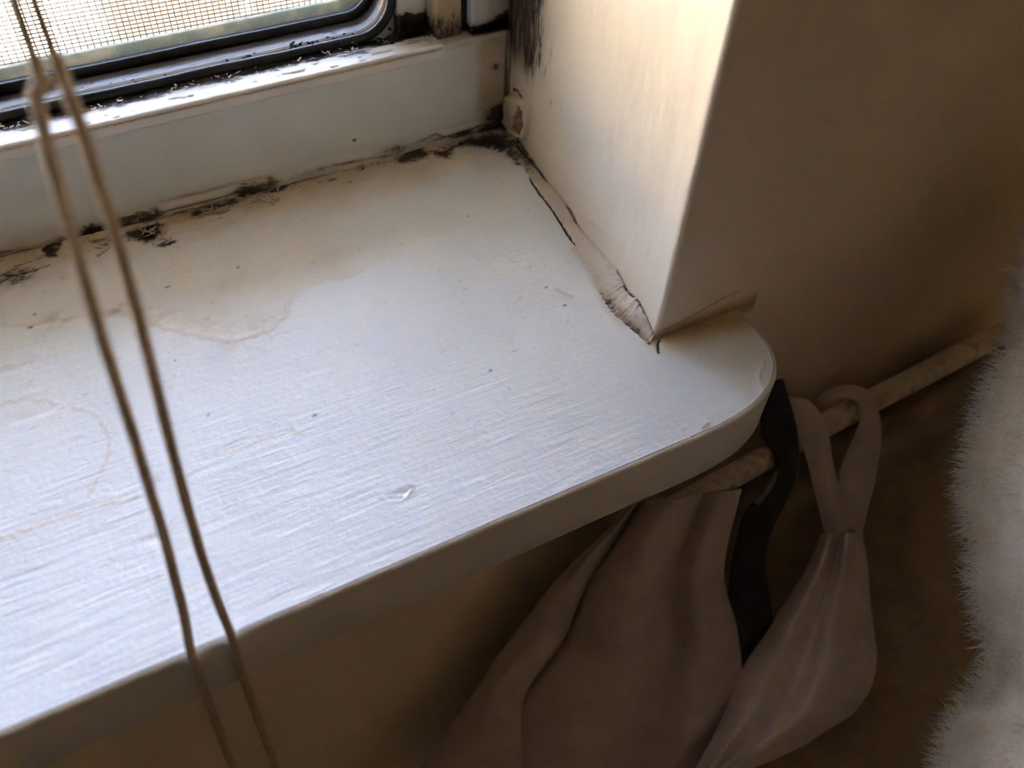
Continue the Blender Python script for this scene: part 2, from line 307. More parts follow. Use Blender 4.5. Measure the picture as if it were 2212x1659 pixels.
def build_wall_front():
    # one painted skin: reveal, rounded arris, room face; then the masonry behind it
    ys = np.concatenate([np.arange(2, -26, -0.35), np.arange(-26, -98.6, -0.6)])
    pr = [(JS*y, y) for y in ys]
    cx, cy, r = JS*-100+1.5, -98.5, 1.5
    for a in np.linspace(math.radians(183), math.radians(268), 9): pr.append((cx+r*math.cos(a), cy+r*math.sin(a)))
    xs = np.concatenate([np.arange(-3, 40, 1.0), np.arange(40, 260, 6.0), [300, 500, 900, 1600]])
    pr += [(x, -100.0) for x in xs]
    pr = np.array(pr)
    zs = np.concatenate([[-850, -500, -300, -220], np.arange(-200, -20, 6.0), np.arange(-20, 60, 0.45), np.arange(60, 140, 2.0), [200, 400, 800, 1250, 1700]])
    nA, nZ = len(pr), len(zs)
    A = np.arange(nA)
    Yv = np.repeat(pr[:, 1][:, None], nZ, 1); Zv = np.repeat(zs[None], nA, 0); Xv = np.repeat(pr[:, 0][:, None], nZ, 1)
    isrev = np.repeat((A < len(ys))[:, None], nZ, 1)
    lump = sstep(0.35, 0.65, np.clip(0.5+np.where(inpoly(Yv, Zv, J_LUMP), 1, -1)*pdist(Yv, Zv, J_LUMP+J_LUMP[:1])/2.0, 0, 1))
    lin = inpoly(Yv, Zv, J_LUMP_IN)
    din = pdist(Yv, Zv, J_LUMP_IN+J_LUMP_IN[:1])
    inner = np.where(lin, sstep(0, 1.0, din), 0)
    disp = -lump*1.9+inner*1.5+lump*(fbm(Yv*0.4, Zv*0.4, 3, 2)-0.5)*1.6
    disp -= isrev*(fbm(Yv*0.25, Zv*0.07, 4, 5)-0.5)*0.45
    strip = sstep(-15.0, -13.2, Yv+1.5*(fbm(Zv*0.2, Zv*0, 2, 4)-.5))*isrev*sstep(20, 30, Zv)
    disp -= strip*0.35
    patch = inpoly(Yv, Zv, PATCH)*isrev
    disp += patch*0.25
    Xv = Xv+np.where(isrev, disp, 0)
    P = np.stack([Xv, Yv, Zv], -1)*MM
    fine_n = fbm(Yv*0.9, Zv*0.12, 5, 8)
    up = sstep(14, 34, Zv+10*(fbm(Yv*0.5, Yv*0, 2, 3)-.5))
    band = sstep(-30, -14, Yv)*up
    grime = band*.74+0.4*sstep(-45, -15, Yv)*up*0.6
    for i, (by, bz) in enumerate(J_STREAKS):
        grime = np.maximum(grime, (.58+.10*(i % 3))*np.exp(-(((Yv-by)/1.1)**2+((Zv-bz)/8.0)**2)))
    grime = np.maximum(grime, 0.45*np.exp(-(((Yv+12)/14)**2+((Zv-6)/14)**2)))
    grime = grime*(1-lump*0.55)
    stain = 0.85*strip+0.75*sstep(-22, -2, Yv)*sstep(60, 0, Zv)*(0.4+0.6*fine_n)*(1-0.6*lump)
    stain = np.maximum(stain, inner*(0.5+fbm(Yv*.5, Zv*.5, 3, 1)*0.5))
    stain = np.maximum(stain, 0.28*sstep(10, -6, Zv)*sstep(-100, -20, Yv))
    dark = sstep(0.52, 0.66, fbm(Yv*1.0, Zv*0.16, 4, 12))*sstep(-17, -8, Yv)*sstep(24, 40, Zv)*0.6
    for (by, bz, l) in ((-23.6, 31.5, 4.0), (-10.5, 27, 4.5), (-12.5, 33, 6), (-15, 37, 5), (-25.5, 37, 3.5), (-35, 26.5, 2.2), (-29, 24.5, 2)):
        dark = np.maximum(dark, 0.6*np.exp(-(((Yv-by+.25*np.sin(Zv))/0.32)**2))*sstep(l, 0, abs(Zv-bz))*sstep(.3, .55, fbm(Yv*2, Zv*.5, 3, 31)))
    dark = np.maximum(dark, 0.9*sstep(0.62, 0.35, abs(Yv+0.2+0.8*(fbm(Zv*.3, Zv*0, 3, 6)-.5))))
    dark = np.maximum(dark, inner*sstep(0.42, 0.62, fbm(Yv*.35+Zv*.1, Zv*.35, 3, 9))*0.6)
    dark = np.maximum(dark, np.where(pdist(Yv, Zv, [(-9.5, 15.6), (-6, 16.2), (-3.5, 15.2)]) < 0.45, 0.9, 0))
    for cr in (CRACK3,): dark = np.maximum(dark, sstep(0.5, 0.2, pdist(Yv, Zv, cr))*0.9)
    rust = np.maximum(inner*sstep(11, 4.0, Zv)*0.9, 0.15*band)
    wall = ~isrev
    for a in (grime, stain, dark, rust): a[wall] = 0
    # grimy joint where the wall meets the horn of the sill
    hz = SP*-100
    dd = np.abs(Zv-(hz+0.6*(fbm(Xv*.25, Xv*0, 3, 2)-.5)))
    jn = wall & (Xv < 30) & (Xv > -6)
    grime[jn] = np.maximum(grime, 0.52*sstep(5, 0.5, dd))[jn]
    stain[jn] = np.maximum(stain, 0.85*sstep(6, 0.5, dd))[jn]
    dl = pdist(Xv, Zv, wavy([(-3, -5.6), (2, -4.9), (8, -3.4), (15, -1.6), (21, -0.5)], 0.25, 4))
    dark[jn] = np.maximum(dark, 0.45*sstep(0.5, 0.15, dl))[jn]
    F = [tuple(q) for q in grid_faces(nA, nZ)]
    V = [tuple(v) for v in P.reshape(-1, 3)]
    n0 = len(V)
    # masonry
    o = len(V)
    pg = [(0.002, 0.08), (0.002, 0.002), (-0.0040, -0.0975), (1.6, -0.0975), (1.6, 0.08)]
    for z in (-0.85, 1.7): V += [(x, y, z) for x, y in pg]
    for i in range(5): j = (i+1) % 5; F.append((o+i, o+j, o+5+j, o+5+i))
    F.append((o+5, o+6, o+7, o+8, o+9)); F.append((o+4, o+3, o+2, o+1, o))
    add_box(V, F, -2.6, -1.3, -0.1, 0.08, -0.85, 1.7)
    add_box(V, F, -1.3, -0.0057, -0.1, 0.08, -0.85, -0.0300)
    add_box(V, F, -1.3, 0.0015, -0.1, 0.08, 1.25, 1.7)
    pad = np.zeros(len(V)-n0)
    ex = lambda a: np.concatenate([a.ravel(), pad])
    brush = np.where(isrev, 0.6*sstep(-40, -90, Yv)+0.15, 0.05)
    ob = link(mesh(V, F), 'wall_front', M_WALL, attrs=dict(grime=ex(grime), stain=ex(stain), dark=ex(dark), rust=ex(rust), brush=ex(brush)))
    ob.data.polygons.foreach_set('use_smooth', [True]*((nA-1)*(nZ-1))+[False]*(len(ob.data.polygons)-(nA-1)*(nZ-1)))
    return structure(ob)
WALL = build_wall_front()

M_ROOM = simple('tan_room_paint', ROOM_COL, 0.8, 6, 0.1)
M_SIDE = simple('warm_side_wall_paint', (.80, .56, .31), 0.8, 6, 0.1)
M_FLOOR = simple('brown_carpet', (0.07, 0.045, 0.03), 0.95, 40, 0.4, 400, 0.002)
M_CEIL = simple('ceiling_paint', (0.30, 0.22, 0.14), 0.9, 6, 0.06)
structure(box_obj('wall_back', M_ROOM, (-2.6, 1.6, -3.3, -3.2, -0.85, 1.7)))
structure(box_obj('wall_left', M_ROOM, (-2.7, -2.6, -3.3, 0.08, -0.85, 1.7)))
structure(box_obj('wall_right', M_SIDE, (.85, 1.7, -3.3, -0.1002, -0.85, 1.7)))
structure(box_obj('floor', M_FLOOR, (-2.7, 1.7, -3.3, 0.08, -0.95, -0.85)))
structure(box_obj('ceiling', M_CEIL, (-2.7, 1.7, -3.3, 0.08, 1.7, 1.8)))

# ---------------------------------------------------------------- window sill board
def build_sill():
    T, R = 19.9, 1.3
    xs = np.concatenate([[-1299, -900, -600, -400, -300, -240, -205], np.arange(-185, 24.41, 0.42)])
    yf = -132.2+R
    ys = np.concatenate([np.arange(0.0, -99.7, -0.42), [-99.95, -100.05], np.arange(-100.5, yf, -0.42), [yf]])
    def xmax(y):
        if y > -100: return JS*y+1.2
        cx, cy, a, b = -14.0, -109.0, 38.4-R, 132.2-109.0-R
        if y > cy: return cx+a
        return cx+a*math.pow(max(1-math.pow((cy-y)/b, 2.6), 0), 1/2.6)
    XM = np.array([xmax(y) for y in ys])
    P = np.zeros((len(xs), len(ys), 3))
    x0 = -26.0
    for j, y in enumerate(ys):
        x = xs.copy(); k = x > x0
        x[k] = x0+(x[k]-x0)*(XM[j]-x0)/(24.4-x0)
        P[:, j, 0] = x; P[:, j, 1] = y
    X, Y = P[..., 0], P[..., 1]
    # relief of the old paint
    z = SP*Y
    z += 0.10*(fbm(X*0.05, Y*0.09, 3, 1)-.5)
    dS = pdist(X, Y, wavy(STAIN_EDGE, 1.1, 3))
    poly = wavy(STAIN_EDGE, 1.1, 3)+[(0, 12), (-190, 12), (-190, -24)]
    ins = inpoly(X, Y, poly)
    z -= 0.05*ins*sstep(0, 1.0, dS)
    z += 0.10*sstep(0.9, 0.1, abs(dS-0.3))*(X < -80)
    lumps = np.zeros_like(z)
    for (bx, by), s, h in zip(BUMPS, (0.55, 0.45, 0.4, 0.4, 2.0, 1.8, 1.6, 1.2), (0.5, 0.35, 0.3, 0.3, 0.25, 0.25, 0.3, 0.2)):
        lumps += h*np.exp(-((X-bx)**2+((Y-by)*1.3)**2)/(2*s*s))
    for (bx, by) in DENTS: lumps -= 0.30*np.exp(-(((X-bx)/2.2)**2+((Y-by)/1.1)**2))
    rs = np.random.RandomState(3)
    for i in range(40):
        bx, by = rs.uniform(-165, 20), rs.uniform(-128, -35)
        lumps += rs.uniform(0.05, 0.16)*np.exp(-((X-bx)**2+(Y-by)**2)/(2*rs.uniform(.25, .6)**2))
    z += lumps
    run = pdist(X, Y, smooth_line(RUN, 6)); z += 0.42*np.exp(-(run/0.55)**2)
    chip = inpoly(X, Y, CHIP+[(-90.5, -116.4)]); dc = pdist(X, Y, CHIP+CHIP[:1])
    z += np.where(chip, -0.35, 0)+0.38*np.exp(-(dc/0.5)**2)*(Y < -114.3)
    ring = pdist(X, Y, wavy(RING, 0.3, 5)); z += 0.05*np.exp(-(ring/0.45)**2)
    yl = pdist(X, Y, wavy(YLINE, 1.0, 8)); z += 0.08*np.exp(-(yl/0.5)**2)
    # flaking along the frame
    edge = sstep(-9, -0.5, Y+5*(fbm(X*.08, X*0, 2, 2)-.5))
    fl = sstep(.45, .62, fbm(X*.28, Y*.55, 4, 6))
    flx = sstep(-150, -125, X)*sstep(-70, -95, X)+sstep(-165, -140, X)*sstep(-120, -140, X)*0.8
    z -= 0.7*edge*fl*np.clip(flx, 0, 1)
    z -= 0.5*sstep(.5, .7, fbm(X*.4, Y*.4, 4, 16))*sstep(18, 4, abs(Y+4))*sstep(-50, -36, X)*0.8
    scuff = pdist(X, Y, SCUFF); z -= 0.15*sstep(1.0, .3, scuff)
    P[..., 2] = z
    # dirt, and shade painted in below the caulk lip
    fn = fbm(X*.10, Y*.16, 4, 7)
    seam = sstep(-34, 0, Y+12*(fn-.5))
    stain = 0.80*seam**1.6*sstep(30, 0, X+20)
    stain = np.maximum(stain, np.where(ins, 0.20*sstep(-66, -76, X)+0.10, 0)*(0.6+.8*fn))
    stain = np.maximum(stain, 0.42*sstep(1.0, 0.15, abs(dS-0.35))*sstep(-70, -90, X)*(0.3+fbm(X*.2, Y*.2, 3, 2)))
    for pl, s, w_ in ((INNER_EDGE, .22, 1.4), (TIDE2, .25, .8), (YLINE, .5, 1.0), (YLINE2, .3, 1.0), (RING, .5, .7)):
        d = pdist(X, Y, wavy(pl, .9, 11)); stain = np.maximum(stain, s*sstep(w_, .1, d)*(0.25+1.2*fbm(X*.25, Y*.25, 3, 3)))
    rust = np.zeros_like(z)
    for (bx, by), r_, s in zip(RUST, (2.6, 1.8, 1.8, 3.2, 3, 6, 4), (.65, .75, .5, .35, .12, .25, .2)):
        rust = np.maximum(rust, s*np.exp(-(((X-bx)/r_/1.5)**2+((Y-by)/r_)**2))*sstep(.35, .65, fbm(X*.35, Y*.5, 4, 4)))
    rust = np.maximum(rust, .45*sstep(-17, -4, Y)*sstep(-128, -118, X)*sstep(-84, -100, X)*sstep(.38, .6, fbm(X*.15, Y*.3, 4, 14)))
    grime = 0.62*sstep(-26, 0, Y+8*(fn-.5))
    grime = np.maximum(grime, .30*sstep(-55, -10, Y))
    XW = X+7*(fbm(X*.16, Y*.22, 4, 41)-.5)+2.0*(fbm(X*.7, Y*.9, 3, 44)-.5); YW = Y+6*(fbm(X*.20, Y*.25, 4, 42)-.5)+2.0*(fbm(X*.7, Y*.9, 3, 43)-.5)
    for (bx, by), rx, ry, s in zip(BLOBS, (9, 3.5, 13, 10, 4, 13, 3, 9, 9, 9, 11, 7, 4.5, 8, 8, 9), (4.5, 2, 3, 2.4, 3, 5, 3, 3.8, 3.6, 3.6, 5.5, 7, 7.5, 3.5, 1.8, 1.5),
                              (1.25, 1.0, 1.2, 1.0, 1.3, .85, .62, 1.15, 1.05, 1.1, 1.4, 1.3, 1.1, .9, .8, .8)):
        grime = np.maximum(grime, s*np.exp(-(((XW-bx)/rx)**2+((YW-by)/ry)**2)))
    gd = pdist(X, Y, GREY)
    grime = np.maximum(grime, .62*sstep(6, .5, gd))
    stain = np.maximum(stain, .35*sstep(5, .5, gd))
    grime = np.maximum(grime, .42*sstep(14, 1, pdist(X, Y, CAULK_L))*sstep(-95, -60, Y))
    hd = pdist(X, Y, HORN_DIRT)
    onh = (Y < -99.5)
    grime = np.maximum(grime, np.where(onh, .55*sstep(5.5, .3, hd), 0)); stain = np.maximum(stain, np.where(onh, .9*sstep(9, .3, hd), 0))
    stain = np.maximum(stain, .4*sstep(1.6, .4, scuff))
    dark = sstep(.80, 1.35, grime+.8*(fbm(X*.45, Y*.8, 5, 9)-.5))*.9
    dark = np.maximum(dark, sstep(.9, .3, np.abs(Y+0.4+.8*(fbm(X*.15, X*0, 3, 9)-.5)))*.7*sstep(.4, .55, fbm(X*.05, X*0, 2, 19)))
    dark = np.maximum(dark, .8*sstep(1.7, .5, np.abs(Y+.6+1.2*(fbm(X*.2, X*0, 3, 29)-.5)))*sstep(-131, -124, X)*sstep(-58, -70, X))  # painted shade line along the foot of the caulk lip
    for pl, w_ in ((CRACK2, .62), (CRACK6, .5)):
        d = pdist(X, Y, wavy(pl, .3, 6)); dark = np.maximum(dark, sstep(w_, w_*.4, d)); P[..., 2] -= .6*sstep(w_, .1, d)
    for i, (bx, by) in enumerate(SPECKS):
        dark = np.maximum(dark, .75*sstep(.55, .15, np.hypot((X-bx)/(.8+(i % 3)*.5), Y-by)+.3*(fbm(X*1.3, Y*1.3, 2, 3)-.5)))
    for i in range(150):
        bx, by, a, L = rs.uniform(-168, 20), rs.uniform(-112, -14), rs.normal(0, .5), rs.uniform(.4, 1.6)
        if by < -95 and rs.rand() < .6: continue
        c, s = math.cos(a), math.sin(a)
        u, v = (X-bx)*c+(Y-by)*s, -(X-bx)*s+(Y-by)*c
        dark = np.maximum(dark, rs.uniform(.12, .36)*sstep(L, L*.3, abs(u))*sstep(.30, .05, abs(v-.12*u*u/L)))
    brush = .12+.75*sstep(-72, -98, Y+6*(fn-.5))*sstep(-5, -45, X+0.35*(Y+132))+.25*sstep(-70, -140, X)
    # skirt round the nosing
    nx, ny = len(xs), len(ys)
    V = P.reshape(-1, 3).tolist(); F = [tuple(q) for q in grid_faces(nx, ny, 0, False, True)]
    rim = [(i, ny-1) for i in range(nx)]
    j0 = int(np.argmax(ys < -100.0))
    rim += [(nx-1, j) for j in range(ny-2, j0-1, -1)]
    rp = np.array([P[i, j] for i, j in rim])
    tg = np.gradient(rp[:, :2], axis=0)
    ln = np.linalg.norm(tg, axis=1); ln[ln == 0] = 1
    nrm = np.stack([tg[:, 1], -tg[:, 0]], 1)/ln[:, None]
    for k in range(3):
        nrm[1:-1] = (nrm[:-2]+nrm[1:-1]+nrm[2:])/3
    nrm /= np.linalg.norm(nrm, axis=1)[:, None]
    prev = [i*ny+j for i, j in rim]
    prof = [(R*math.sin(a), -R*(1-math.cos(a))) for a in np.radians([18, 36, 54, 72, 90])]
    prof += [(R, -6), (R, -12), (R, -T+0.9), (R-0.25, -T+.2), (R-.8, -T)]
    wv = .25*(fbm(rp[:, 0]*.06, rp[:, 1]*.06, 3, 21)-.5)
    for q, (o_, dz) in enumerate(prof):
        base = len(V)
        for k in range(len(rim)):
            oo = o_+wv[k]*min(1, q/3)
            V.append([rp[k, 0]+nrm[k, 0]*oo, rp[k, 1]+nrm[k, 1]*oo, rp[k, 2]+dz])
        for k in range(len(rim)-1): F.append((prev[k], prev[k+1], base+k+1, base+k))
        prev = list(range(base, base+len(rim)))
    base = len(V)
    for k in range(len(rim)):
        v = V[prev[k]]; V.append([min(v[0], 22), -99.0, SP*-99-T])
    for k in range(len(rim)-1): F.append((prev[k], prev[k+1], base+k+1, base+k))
    pad = np.zeros(len(V)-nx*ny); ex = lambda a, p=0: np.concatenate([a.ravel(), pad+p])
    ob = link(mesh(np.array(V)*MM, F), 'window_sill', M_SILL, attrs=dict(stain=ex(stain), rust=ex(rust), grime=ex(grime), dark=ex(dark), brush=ex(brush, .05)))
    return tag(ob, 'white painted window sill board with water stains, black mould and a rounded horn', 'window sill')
SILL = build_sill()

def build_caulk():
    L = np.array(wavy(CAULK_L, .5, 3, 40)); Rr = np.array(wavy(CAULK_R, .35, 9, 36))
    n = 330
    def res(p, n):
        s = np.linspace(0, len(p)-1, n); i = np.clip(s.astype(int), 0, len(p)-2); f = (s-i)[:, None]
        return p[i]*(1-f)+p[i+1]*f
    L, Rr = res(L, n), res(Rr, n)
    Rr[:, 0] = np.minimum(Rr[:, 0], -8)
    a = np.stack([L[:, 0], L[:, 1], SP*L[:, 1]-.15], 1)
    b = np.stack([JS*Rr[:, 0]-.15, Rr[:, 0], np.maximum(Rr[:, 1], SP*Rr[:, 0]+1.2)], 1)
    m = 26
    t = np.linspace(0, 1, m)[None, :, None]
    corner = np.stack([JS*L[:, 1], L[:, 1], SP*L[:, 1]], 1)
    mid = .35*corner+.325*(a+b)
    P = (1-t)**2*a[:, None]+2*t*(1-t)*mid[:, None]+t*t*b[:, None]
    s = np.arange(n)[:, None]*.3; tt = np.linspace(0, 1, m)[None]*6
    hgt = .55*np.sin(np.pi*np.clip(t[..., 0]*1.0, 0, 1))**.5+.7*(fbm(s*.5+tt*0, tt+s*0, 4, 3)-.5)
    nrm = np.array([-.75, 0, .66])
    P = P+hgt[..., None]*nrm*.8
    Yc = P[..., 1]
    tv = t[..., 0]+0*s
    up = sstep(-36, -22, Yc)
    dark = np.zeros(P.shape[:2])
    c1 = np.interp(-Yc[:, 0], [10, 16, 23, 32, 40], [.45, .62, .85, .97, 1.2])[:, None]+.1*(fbm(s*.6, s*0, 3, 4)-.5)
    dark = np.maximum(dark, sstep(.10, .04, abs(tv-c1))*sstep(-33, -30, Yc))
    c3 = .95+.05*(fbm(s*.6, s*0, 3, 7)-.5)
    dark = np.maximum(dark, sstep(.06, .02, abs(tv-c3))*(sstep(-53, -51, Yc)*sstep(-44, -46, Yc)+sstep(-88, -86.5, Yc)*sstep(-81, -82, Yc)+.8*sstep(-95, -93, Yc)*sstep(-88, -89, Yc)))
    P[..., 0] += dark*.5; P[..., 2] -= dark*.5
    grime = .40+.40*sstep(-70, -85, Yc)*sstep(.6, .1, tv)+.45*sstep(-40, -12, Yc)
    stain = .30+.35*sstep(.55, .1, tv)*sstep(-55, -75, Yc)+.5*sstep(-45, -12, Yc)+.35*sstep(-78, -84, Yc)*sstep(.5, .2, tv)
    ob = link(grid_mesh(P*MM, flip=False), 'caulk_bead', M_CAULK, SILL, attrs=dict(dark=dark, grime=grime, stain=stain, rust=.12*up))
    tag(ob, 'cracked cream caulk between sill and reveal')
build_caulk()

def flake_mesh(seed, L, W, curl):
    rs = np.random.RandomState(seed)
    n = 5; V = []; F = []
    for i in range(n):
        t = i/(n-1); wd = W*(.35+.65*math.sin(math.pi*(.12+.76*t)))*rs.uniform(.7, 1.2)
        zz = curl*(t*t); xx = L*(t-.15*t*t)
        jog = rs.uniform(-.3, .3)*W
        V += [(xx, jog-wd/2, zz), (xx, jog+wd/2, zz+.15*curl*rs.rand()), (xx, jog-wd/2, zz-.12), (xx, jog+wd/2, zz-.12)]
        if i: o = 4*i; F += [(o-4, o, o+1, o-3), (o-2, o-1, o+3, o+2), (o-4, o-2, o+2, o), (o-3, o+1, o+3, o-1)]
    F += [(0, 1, 3, 2), (4*n-4, 4*n-2, 4*n-1, 4*n-3)]
    return mesh(np.array(V)*MM, F)
M_FLAKE = simple('peeled_paint', (0.46, 0.37, 0.27), 0.6, 300, .35)
M_FLAKEW = simple('peeled_white_paint', (0.80, 0.79, 0.76), 0.45, 300, .3)
def scatter_flakes():
    rs = np.random.RandomState(11)
    protos = [flake_mesh(s, rs.uniform(1.8, 4.2), rs.uniform(.5, 1.1), rs.uniform(.3, 1.1)) for s in range(10)]
    for p in protos: p.materials.append(M_FLAKE)
    protw = [flake_mesh(50+s, rs.uniform(1.0, 3.2), rs.uniform(.6, 1.5), rs.uniform(.15, .9)) for s in range(8)]
    for p in protw: p.materials.append(M_FLAKEW)
    def put(me, parent, x, y, z, a, tilt, s):
        o = bpy.data.objects.new('paint_flake', me); COL.objects.link(o); o.parent = parent
        o.location = (x*MM, y*MM, z*MM); o.rotation_euler = (tilt, rs.uniform(-.25, .05), a); o.scale = (s, s, s)
    for cx, cy, rx, ry, n in ((-120, -6.5, 5, 3.2, 15), (-98, -4, 8, 2.2, 20), (-84, -5, 6, 2.5, 12), (-135, -6, 7, 3, 10), (-155, -9, 9, 4, 14), (-117, -12, 2.5, 1.2, 5), (-20, -2.4, 5, 1.2, 5)):
        for i in range(n):
            x, y = rs.normal(cx, rx*.6), min(rs.normal(cy, ry*.6), -1.2)
            put(protos[rs.randint(10)], SILL, x, y, SP*y+.1, rs.normal(0, .5)+(math.pi if rs.rand() < .5 else 0), rs.uniform(-.5, .5), rs.uniform(.6, 1.15))
    for i in range(80):
        x = rs.uniform(-158, -30); y = rs.normal(8.2, 1.1)
        put(protw[rs.randint(8)], WIN, x, y, ZH(x)+.25, rs.normal(0, .6)+(math.pi if rs.rand() < .5 else 0), rs.uniform(-.3, .3), rs.uniform(.25, .75))

# ---------------------------------------------------------------- window
ZH = lambda x: 33.9+.0165*np.maximum(x, -200)
WIN = empty('window_1')
structure(WIN)
WIN['category'] = 'window'
WIN['label'] = 'white framed window with black rubber gasket, mouldy ledge and insect screen'
def build_rail():
    xs = np.concatenate([[-1299, -700, -400, -260, -200], np.arange(-175, 1.0, .6), [1.2]])
    pr = [(0.0, z) for z in np.concatenate([[-29, -4], np.arange(-3, 32, .5)])]
    pr += [(1.0-1.0*math.cos(a), 31.9+1.0*math.sin(a)) for a in np.radians([0, 30, 60, 90])]
    pr += [(2.2, 32.9), (4.2, 32.9), (30, 32.9), (30, -29)]
    pr = np.array(pr)
    X = np.repeat(xs[:, None], len(pr), 1); Y = np.repeat(pr[None, :, 0], len(xs), 0); Z = np.repeat(pr[None, :, 1], len(xs), 0)
    Zr = Z.copy()
    k = np.clip((Z-20)/12.9, 0, 1); Z = Z+k*(ZH(X)-33.5)
    front = (Y < .05)
    sl = np.interp(X, [p[0] for p in FR_SEAM], [p[1] for p in FR_SEAM])+1.2*(fbm(X*.12, X*0, 3, 2)-.5)
    lipm = sstep(3.2, .6, Zr-sl)*front*sstep(-165, -120, -abs(X+95)*1.4-60)   # caulk strip at the foot of the rail
    Y = Y-lipm*(.8+.6*fbm(X*.3, Zr*.3, 3, 4))+front*.12*(fbm(X*.05, Zr*.2, 3, 9)-.5)
    corner = sstep(-30, -2, X)
    peel = sstep(1.2, .3, abs(Zr-(2.8+.05*(X+26))))*sstep(-29, -24, X)*sstep(-9, -14, X)*front
    Y = Y-peel*.9
    grime = .85*sstep(5, 0, Zr-sl)*sstep(.35, .6, fbm(X*.045, X*0, 2, 8))+.16
    for (bx, bz), rx, rz, s in zip(FR_BLOB, (2.5, 3.5, 7.5, 7, 7, 7, .9, 6), (2.5, 3, 6.5, 4.5, 2.4, 1.8, .7, 1.0), (1.0, .6, 1.3, 1.3, 1.0, .9, 1.3, .6)):
        grime = np.maximum(grime, s*np.exp(-(((X-bx)/rx)**2+((Zr-bz)/rz)**2)))
    stain = .55*sstep(-13, -9, X+2.5*(fbm(Zr*.15, Zr*0, 2, 6)-.5))*sstep(0, 6, Zr)+.45*sstep(8, 0, Zr)+.22*corner
    dark = sstep(.80, 1.3, grime+.7*(fbm(X*.4, Zr*.4, 5, 3)-.5))*.92
    dark = np.maximum(dark, .85*sstep(.7, .2, abs(Zr-sl-2.9))*sstep(.40, .55, fbm(X*.03+.4, X*0, 2, 13))*sstep(-130, -122, X)*sstep(-66, -72, X))
    dark = np.maximum(dark, .8*sstep(.5, .15, abs(Zr-sl-.2))*sstep(.38, .5, fbm(X*.08, X*0, 3, 5)))
    dark = np.maximum(dark, .95*sstep(.45, .15, abs(Zr-(1.6+.05*(X+26))))*sstep(-29, -25, X)*sstep(-6, -10, X))
    ledge_r = sstep(29.5, 32.5, Zr)*(X > -23)
    stain = np.maximum(stain, ledge_r*.5)
    topd = sstep(1.0, 2.0, Y)*(Zr > 32)*(X > -13)
    dark = np.maximum(dark, topd*.95)
    dark = np.maximum(dark, .8*sstep(.6, .2, abs(X+1.3+.9*(fbm(Zr*.2, Zr*0, 3, 2)-.5))))
    P = np.stack([X, Y, Z], -1)*MM
    ob = link(grid_mesh(P, flip=True), 'frame_rail', M_FRAME, WIN, attrs=dict(grime=grime, stain=stain, dark=dark, brush=.1+0*X, rust=.1*corner))
    ob.data.polygons.foreach_set('use_smooth', [True]*len(ob.data.polygons))
build_rail()
def build_ledge():
    xs = np.concatenate([[-1299, -700, -400, -260, -200], np.arange(-175, -24.4, .42), [-24.2, -23.8, -23.5, -23.35, -23.3]])
    pr = [(0.5, 29.35), (-.5, 29.4), (-.8, 29.7)]+[(-.8, z) for z in np.arange(30.2, 32.6, .4)]
    pr += [(.3-1.1*math.cos(a), 32.5+1.1*math.sin(a)) for a in np.radians(np.arange(0, 91, 15))]
    pr += [(y, 33.6) for y in np.arange(.6, 11.2, .3)]
    pr = np.array(pr)
    X = np.repeat(xs[:, None], len(pr), 1); Y = np.repeat(pr[None, :, 0], len(xs), 0); Zr = np.repeat(pr[None, :, 1], len(xs), 0)
    end = np.clip((-23.3-X)/.9, 0, 1); end = 1-np.sqrt(np.clip(1-(1-end)**2, 0, 1))
    Y = Y+end*.9*(Y < .4)
    Z = Zr+ZH(X)-33.5-end*.9*(Zr > 32)
    top = (Y > .5)
    fl = sstep(.46, .58, fbm(X*.22, Y*.5, 4, 6)+.22*sstep(5, 10, Y)-.16)
    Z = Z-top*fl*.35+top*.15*(fbm(X*.3, Y*.5, 3, 8)-.5)
    grime = top*(.30+.95*sstep(3.5, 10, Y+2.5*(fbm(X*.15, X*0, 3, 2)-.5)))+.1
    grime = np.maximum(grime, top*.9*np.exp(-((X+50)/12)**2)*sstep(1, 5, Y))
    grime = np.maximum(grime, top*.8*np.exp(-((X+30)/6)**2)*sstep(1, 5, Y))
    dark = np.maximum(top*sstep(9.0, 10.2, Y+1.5*(fbm(X*.2, X*0, 3, 4)-.5))*.9, sstep(1.0, 1.3, grime+.3*(fbm(X*.5, Y*.5, 4, 3)-.5))*.85)
    olive = sstep(.9, .2, abs(Zr-32.6))*(Y < .3)
    stain = .55*olive+.3*top*fl+.5*sstep(-40, -26, X)*top
    stain = np.maximum(stain, .12)
    ob = link(grid_mesh(np.stack([X, Y, Z], -1)*MM, flip=True), 'glazing_ledge', M_LEDGE, WIN, attrs=dict(grime=grime, dark=dark, stain=stain, rust=.15*olive, brush=.3+0*X))
    tag(ob, 'bright white ledge with flaking paint')
build_ledge()

M_RUB = simple('black_rubber', (0.012, 0.012, 0.013), 0.38, 200, .5, 250, .00015)
M_CHAN = NT('dirty_grey_channel')
_c = M_CHAN.mix(M_CHAN.ramp(M_CHAN.noise(70, 5, .6, (.3, 1, 1)), .4, .68), (.20, .20, .24), (.10, .09, .085))
_c = M_CHAN.mix(M_CHAN.ramp(M_CHAN.noise(160, 6, .7, (.4, 1, 1), off=4), .58, .68), _c, (.20, .13, .08))
_c = M_CHAN.mix(M_CHAN.ramp(M_CHAN.noise(200, 6, .75, (.5, 1, 1), off=14), .56, .66), _c, (.012, .010, .010))
M_CHAN = M_CHAN.out(_c, .35, M_CHAN.bump(M_CHAN.noise(250, 5, .6, (.3, 1, 1)), .0006))
M_SCRF = NT('weathered_green_metal')
_c = M_SCRF.mix(M_SCRF.ramp(M_SCRF.noise(140, 5, .65), .42, .62), (.13, .155, .12), (.26, .25, .18))
